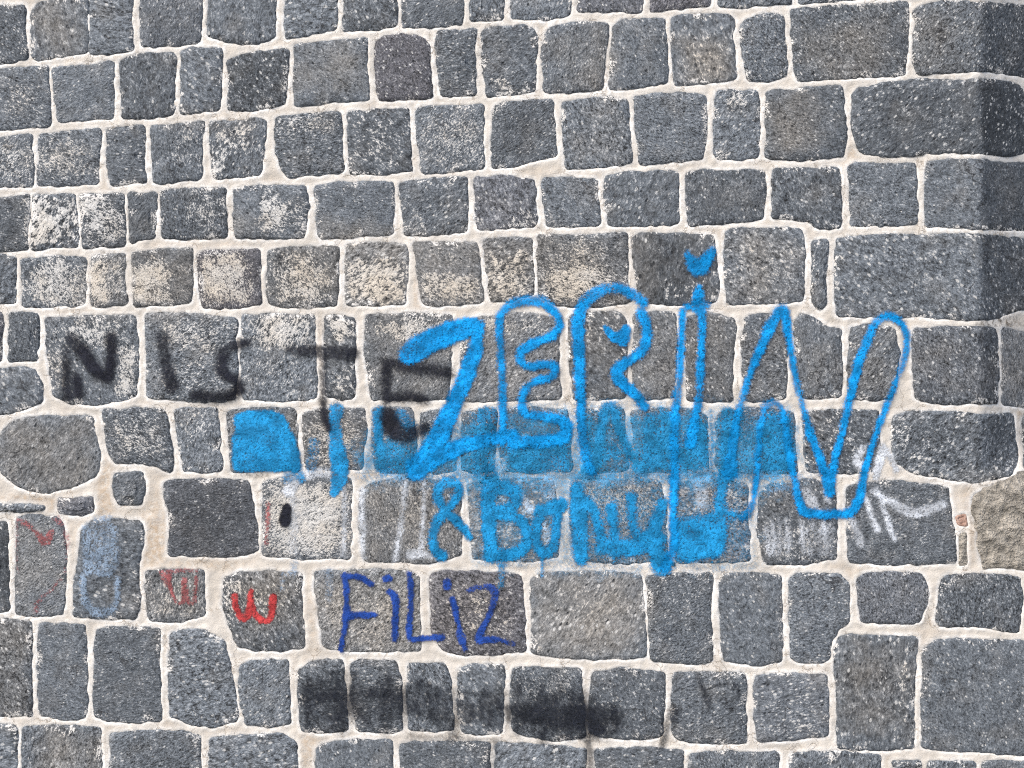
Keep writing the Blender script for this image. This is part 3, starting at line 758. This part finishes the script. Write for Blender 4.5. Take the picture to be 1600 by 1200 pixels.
# red
w = word('red_heart', 'faint red heart outline on a narrow block at the far left')
film(w, 'paint_stroke', FADED, [([(30, 812), (50, 822), (62, 838), (72, 850), (84, 828)], [8, 8, 12, 18, 6], .62), ([(90, 808), (101, 826), (107, 850), (104, 880), (100, 900), (78, 925), (60, 938), (57, 955)], [12, 8, 6, 5, 5, 6, 10, 10], .48), ([(28, 812), (27, 850), (28, 900)], 6, .35)], soft=3)
w = word('red_letter', 'faded red letter W on a small block')
film(w, 'paint_stroke', FADED, [([(253, 893), (300, 890), (312, 893)], 9, .5), ([(264, 900), (270, 930), (280, 944), (288, 938), (288, 905)], 9), ([(290, 905), (292, 935), (300, 945), (306, 938), (307, 900)], 9), ([(256, 900), (262, 915)], 8, .5)], soft=2.5, cover=.68)
w = word('red_letter', 'bright red letter W on the block beside the navy word')
film(w, 'paint_stroke', RED, [([(368, 930), (371, 955), (380, 968), (390, 962), (394, 922)], 9), ([(394, 945), (402, 962), (416, 972), (424, 965), (428, 933)], [9, 9, 10, 13, 12])], soft=2.2, cover=.95)
w = word('red_mark', 'short upright red dash on the pale speckled block')
film(w, 'paint_stroke', FADED, [([(419, 787), (419, 815), (416, 848)], 9)], soft=3, cover=.62)
# pale blue
w = word('pale_blue_letters', 'faded pale blue letters on a dark block at the left')
film(w, 'paint_stroke', PALE, [([(131, 903), (133, 940), (150, 958), (175, 955), (186, 935), (185, 902)], [12, 12, 16, 14, 9, 9], .55), ([(135, 825), (140, 890)], 18, .5), ([(150, 812), (170, 808)], 14, .5)], [([(140, 818), (182, 815), (190, 870), (180, 905), (135, 895)], .45)], soft=5)
# faded blue word beneath
w = word('faded_blue_word', 'older washed out blue word beneath the large blue one')
film(w, 'letter', OLDB, [([(462, 735), (472, 748)], 16, .75), ([(450, 745), (462, 742)], 20, .6)], [([(366, 646), (385, 643), (410, 640), (432, 641), (450, 655), (460, 685), (470, 712), (472, 738), (420, 737), (362, 739), (364, 690)], .97)], soft=3.5, cover=.9, label='solid blue letter D')
film(w, 'letter', OLDB, [([(526, 640), (523, 668), (526, 700), (534, 732), (524, 768)], [24, 18, 26, 30, 16], .85), ([(491, 690), (487, 730)], 18, .45)], soft=4)
film(w, 'letter', OLDB, [([(592, 645), (590, 690), (600, 730)], [22, 16, 26], .8), ([(600, 720), (640, 728)], 30, .65), ([(625, 650), (640, 665)], 24, .55)], [([(585, 690), (620, 690), (650, 705), (655, 740), (588, 740)], .6)], soft=6)
film(w, 'letter', OLDB, [([(757, 645), (755, 690), (750, 740)], [26, 28, 24], .7), ([(770, 640), (768, 700)], 14, .6), ([(755, 690), (770, 760), (763, 800)], 18, .5)], [([(785, 692), (888, 690), (892, 736), (800, 738)], .75)], soft=6)
film(w, 'letter', OLDB, [([(915, 735), (930, 735), (937, 680), (946, 636), (956, 634), (966, 668), (985, 712), (998, 740)], [18, 20, 17, 18, 18, 16, 16, 22], .92), ([(915, 660), (925, 730)], 20, .6)], [([(915, 690), (970, 690), (975, 715), (920, 735)], .6)], soft=6)
film(w, 'letter', OLDB, [([(1020, 700), (1045, 710), (1075, 715)], 28, .8), ([(985, 705), (1005, 735)], 20, .7)], [([(1004, 642), (1058, 642), (1055, 736), (1000, 736)], .85), ([(1075, 650), (1105, 655), (1108, 735), (1060, 735)], .8)], soft=6)
film(w, 'letter', OLDB, [([(1112, 645), (1112, 735)], 10, .45), ([(1140, 650), (1136, 738)], 30, .75)], [([(1122, 650), (1150, 645), (1150, 738), (1122, 738)], .5), ([(1192, 642), (1236, 648), (1240, 738), (1186, 738)], .86)], soft=6)
film(w, 'overspray', PALE, [([(560, 744), (640, 742), (740, 744)], 12, .42), ([(720, 742), (800, 745), (860, 744)], 12, .3), ([(900, 744), (985, 742), (1110, 744), (1210, 742)], 14, .6), ([(1230, 744), (1280, 740)], 12, .4), ([(780, 633), (830, 632), (910, 633), (1060, 634)], 10, .3), ([(1200, 765), (1240, 760)], 12, .4), ([(760, 880), (860, 884), (1000, 886), (1170, 888)], 10, .28)], soft=7)
film(w, 'overspray', PALEB, [], [([(560, 690), (700, 660), (905, 640), (1110, 640), (1245, 650), (1245, 740), (1190, 770), (1000, 760), (760, 780), (640, 750), (560, 745)], .5), ([(740, 740), (880, 745), (1040, 760), (1180, 780), (1175, 880), (900, 888), (750, 880)], .27)], soft=22, wob=8)
# lower blue line: & and letters
w = w_lower = word('blue_lower_word', 'blurred blue ampersand and joined letters below the large blue word')
film(w, 'ampersand', OLDB, [([(697, 797), (684, 780), (684, 760), (700, 749), (717, 757), (717, 774), (702, 792), (683, 812), (674, 838), (680, 860), (692, 868)], 17), ([(697, 797), (712, 812), (724, 824), (732, 838)], [16, 15, 13])], soft=5, cover=.95, label='blue ampersand')
film(w, 'letter', OLDB, [([(764, 760), (762, 800), (766, 868)], [24, 22, 24]), ([(764, 762), (795, 758), (808, 772), (800, 795), (780, 800)], 24), ([(780, 802), (808, 806), (826, 830), (822, 855), (795, 868), (770, 866)], 19)], soft=5.5, cover=.92, label='blue letter B')
film(w, 'letter', OLDB, [([(846, 795), (836, 825), (840, 858), (856, 866), (866, 850), (872, 795)], [20, 18, 18, 18, 16, 20]), ([(850, 795), (878, 788)], 22)], soft=5.5, cover=.9)
film(w, 'letter', OLDB, [([(900, 758), (906, 800), (906, 870)], [18, 28, 26]), ([(915, 785), (930, 800), (938, 845), (962, 858)], [24, 16, 22, 28]), ([(955, 790), (960, 850)], [17, 18]), ([(986, 778), (986, 810), (998, 850)], [20, 17, 24]), ([(940, 852), (985, 856), (1012, 845)], [24, 30, 26])], soft=7.5, cover=.92)
film(w, 'letter', OLDB, [([(1036, 785), (1024, 815), (1022, 850), (1034, 882)], [18, 22, 28, 34]), ([(1010, 840), (1030, 840)], 26)], soft=7.5, cover=.92)
film(w, 'letter', OLDB, [([(1130, 742), (1126, 770), (1124, 800)], [18, 20, 24]), ([(1130, 800), (1150, 806), (1170, 806)], [20, 14, 12])], [([(1052, 806), (1082, 806), (1112, 796), (1134, 790), (1136, 822), (1130, 866), (1108, 872), (1080, 878), (1052, 882)], .96)], soft=7.5, cover=.9)
film(w, 'paint_drip', OLDB, [([(783, 872), (785, 890), (782, 916)], [18, 14, 10], .62), ([(764, 735), (764, 760)], 24, .6)], soft=4)
# black NISTE
w = word('black_word', 'blurred black capital letters NISTE left of the blue word')
film(w, 'letter', BLACK, [([(104, 545), (104, 580), (108, 618)], [16, 20, 26], 0.67), ([(112, 530), (132, 550), (158, 588), (170, 588)], [22, 26, 20, 22], 0.84), ([(174, 528), (174, 560), (170, 590)], [22, 20, 20], 0.82), ([(120, 590), (122, 615)], 20, .8)], soft=9, label='black letter N')
film(w, 'letter', BLACK, [([(254, 528), (260, 560), (270, 605)], [24, 24, 24], 0.84)], soft=9, label='black letter I')
film(w, 'letter', BLACK, [([(386, 536), (362, 538), (346, 558), (348, 584), (370, 594), (376, 608), (352, 622), (305, 617)], [16, 20, 22, 20, 20, 22, 22, 18], 0.78)], soft=9, label='black letter S')
film(w, 'letter', BLACK, [([(450, 545), (495, 550), (550, 553)], [14, 22, 26], 0.84), ([(500, 500), (503, 520)], 16, .35), ([(504, 550), (506, 600), (504, 640), (514, 668)], [15, 14, 14, 12], 0.86)], soft=6.5, label='black letter T')
film(w, 'letter', BLACK, [([(598, 563), (640, 574), (700, 580)], [16, 24, 24], 0.79), ([(604, 570), (604, 625)], 18, .86), ([(608, 622), (636, 618), (664, 624)], [22, 18, 14], 0.79), ([(606, 645), (612, 668), (632, 684), (664, 668)], [24, 32, 28, 22], 0.84)], soft=9, label='black letter E')
# black scrawl below
w = word('black_scrawl', 'smudged black spray scrawl along the lower blocks')
streaks = []
for x in range(480, 970, 7):          # brushed out in short upright passes, denser where the letters were
    mid = 1092 + .055 * (x - 490) + random.uniform(-8, 8)
    half = random.uniform(14, 34) * (1.25 if 800 < x < 915 or x < 625 else .9)
    streaks.append(([(x + random.uniform(-4, 4), mid - half), (x, mid), (x + random.uniform(-5, 5), mid + half)], [6, random.uniform(14, 24), 7], random.uniform(.30, .76)))
film(w, 'paint_stroke', SMOKE, streaks + [([(485, 1100), (640, 1104), (800, 1118), (930, 1120)], [34, 40, 44, 36], .26), ([(492, 1090), (520, 1085), (540, 1095), (532, 1130)], [22, 30, 28, 22], .66), ([(570, 1085), (600, 1080), (622, 1094)], [18, 32, 36], .66), ([(705, 1095), (708, 1150)], 14, .6),
      ([(800, 1108), (845, 1116), (910, 1120)], [26, 40, 46], .72), ([(915, 1112), (955, 1112), (968, 1118)], [24, 24, 12], .6), ([(920, 1118), (930, 1140)], [30, 34], .75)], soft=10, wob=4.5)
film(w, 'paint_stroke', SMOKE, [([(918, 1150), (922, 1212)], 13, .48), ([(1052, 1112), (1050, 1120)], 20, .55), ([(1040, 1130), (1034, 1165)], [16, 10], .55), ([(640, 1150), (760, 1155)], 12, .25), ([(770, 1160), (768, 1205)], 20, .35), ([(1090, 1056), (1098, 1075), (1106, 1105)], [8, 10, 5], .65), ([(1112, 1072), (1130, 1066), (1150, 1068), (1155, 1085), (1140, 1105)], 6, .45)], soft=5)
film(w, 'hole_dark', BLACK, [([(449, 793), (446, 813)], [14, 19], 1.0)], soft=2.2, wob=.8, label='flat black oval painted for the dark of a hole in the pale speckled block')  # flat black film in place of the shaded inside of a hole
# navy FILIZ
w = word('navy_word', 'navy marker word FILIZ along the lower middle blocks')
film(w, 'letter', NAVY, [([(539, 897), (542, 930), (540, 975), (533, 1014)], 10), ([(538, 899), (562, 900), (580, 912)], [10, 9, 11]), ([(540, 961), (560, 961), (586, 960)], [11, 12, 11])], soft=2.2, label='navy letter F')
film(w, 'letter', NAVY, [([(609, 923), (618, 928), (619, 960), (617, 1000)], [9, 11, 11, 10]), ([(603, 903), (610, 902)], 10)], soft=2.2, label='navy letter i')
film(w, 'letter', NAVY, [([(640, 896), (643, 940), (640, 975), (639, 1000), (660, 996), (690, 995)], [9, 10, 11, 10, 9, 11])], soft=2.2, label='navy letter L')
film(w, 'letter', NAVY, [([(707, 934), (714, 965), (720, 995), (727, 1012)], [7, 9, 11, 11]), ([(699, 909), (699, 914)], 13)], soft=2.2)
film(w, 'letter', NAVY, [([(731, 922), (752, 915), (774, 918), (774, 940), (756, 975), (744, 1002), (775, 996), (802, 1006)], [9, 9, 10, 10, 11, 12, 9, 9])], soft=2.2, label='navy letter Z')
# thin runs of paint below the letters
film(w_lower, 'paint_drip', OLDB, [([(846, 866), (847, 900)], [7, 3], .6), ([(1112, 868), (1113, 893)], [7, 3], .6), ([(958, 868), (959, 888)], [7, 3], .6)], soft=2)
# large bright blue ZERiN
w = word('blue_word', 'large bright blue outlined word ZERIN with two small hearts')
film(w, 'letter', BLUE, [([(640, 553), (662, 538), (700, 520), (740, 509)], [34, 42, 36, 26]), ([(748, 510), (744, 545), (728, 588), (708, 630), (692, 668), (674, 705), (652, 730)], [22, 22, 27, 27, 30, 34, 40]), ([(655, 728), (700, 704), (745, 690), (800, 680)], [36, 26, 22, 20])], soft=5.5, cover=.98, label='bright blue letter Z')
film(w, 'letter', BLUE, [([(786, 690), (785, 600), (781, 530), (779, 496), (792, 478), (822, 467), (850, 472), (870, 490), (876, 508), (862, 526), (832, 536), (812, 549), (810, 564), (825, 574), (852, 568), (870, 572), (862, 590), (832, 596), (816, 612), (814, 636), (822, 650), (856, 650), (886, 660), (884, 682), (856, 690), (800, 692)],
      [13, 13, 13, 14, 16, 16, 15, 15, 14, 15, 15, 14, 14, 14, 14, 13, 13, 13, 12, 14, 18, 20, 22, 20, 20])], soft=5, cover=.95, label='bright blue letter E')
film(w, 'letter', BLUE, [([(924, 738), (910, 700), (907, 640), (904, 560), (902, 490), (915, 468), (938, 453), (962, 450), (985, 456), (1004, 474)], [17, 17, 15, 17, 21, 19, 18, 18, 18, 16]), ([(1000, 486), (1011, 512), (1006, 545), (985, 562), (960, 578), (966, 596), (986, 608), (1006, 636)], [16, 17, 16, 17, 20, 20, 16, 15])], soft=5.2, cover=.95, label='bright blue letter R')
film(w, 'heart', BLUE, fills=[([(940, 508), (951, 507), (962, 521), (974, 508), (985, 505), (985, 528), (976, 543), (955, 534), (943, 520)],)], soft=2.5, cover=.95, label='small blue heart inside the R')
film(w, 'letter', BLUE, [([(1066, 486), (1064, 530), (1060, 600), (1052, 660), (1054, 740), (1050, 800), (1054, 850), (1040, 884)], [11, 10, 12, 15, 15, 13, 14, 20]), ([(1096, 486), (1094, 540), (1094, 600), (1088, 645), (1078, 690)], [13, 12, 12, 14, 22]), ([(1074, 479), (1104, 477)], 14), ([(1092, 446), (1090, 460), (1090, 478)], [6, 18, 26])], soft=4.6, cover=.96, label='bright blue letter i')
film(w, 'heart', BLUE, fills=[([(1067, 393), (1076, 391), (1090, 409), (1101, 387), (1116, 384), (1119, 398), (1106, 425), (1091, 438), (1075, 425)],)], soft=5, cover=.95, label='blue heart dotting the i')
film(w, 'letter', BLUE, [([(1140, 738), (1142, 700), (1152, 650), (1165, 600), (1180, 562), (1198, 518), (1212, 490), (1223, 481), (1229, 505), (1234, 545), (1243, 600), (1252, 630), (1261, 664), (1274, 702), (1288, 736), (1295, 768)], [24, 18, 13, 13, 13, 17, 18, 18, 14, 11, 11, 12, 13, 14, 18, 16]),
      ([(1295, 765), (1302, 722), (1312, 682), (1322, 640), (1331, 600), (1345, 552), (1357, 522), (1369, 500), (1385, 491), (1405, 501), (1417, 520), (1415, 550), (1398, 598), (1385, 628), (1371, 668), (1356, 712), (1347, 752), (1340, 788), (1324, 804), (1300, 801), (1258, 803), (1247, 788), (1240, 748), (1234, 712), (1226, 676), (1223, 640), (1210, 627), (1194, 634), (1187, 662), (1184, 700), (1181, 745), (1176, 790), (1160, 808)],
       [16, 15, 13, 12, 12, 16, 15, 12, 15, 12, 12, 11, 11, 11, 11, 11, 12, 14, 16, 15, 16, 14, 13, 13, 12, 11, 14, 12, 11, 11, 10, 11, 12])], soft=4.6, cover=.95, label='bright blue letter N')
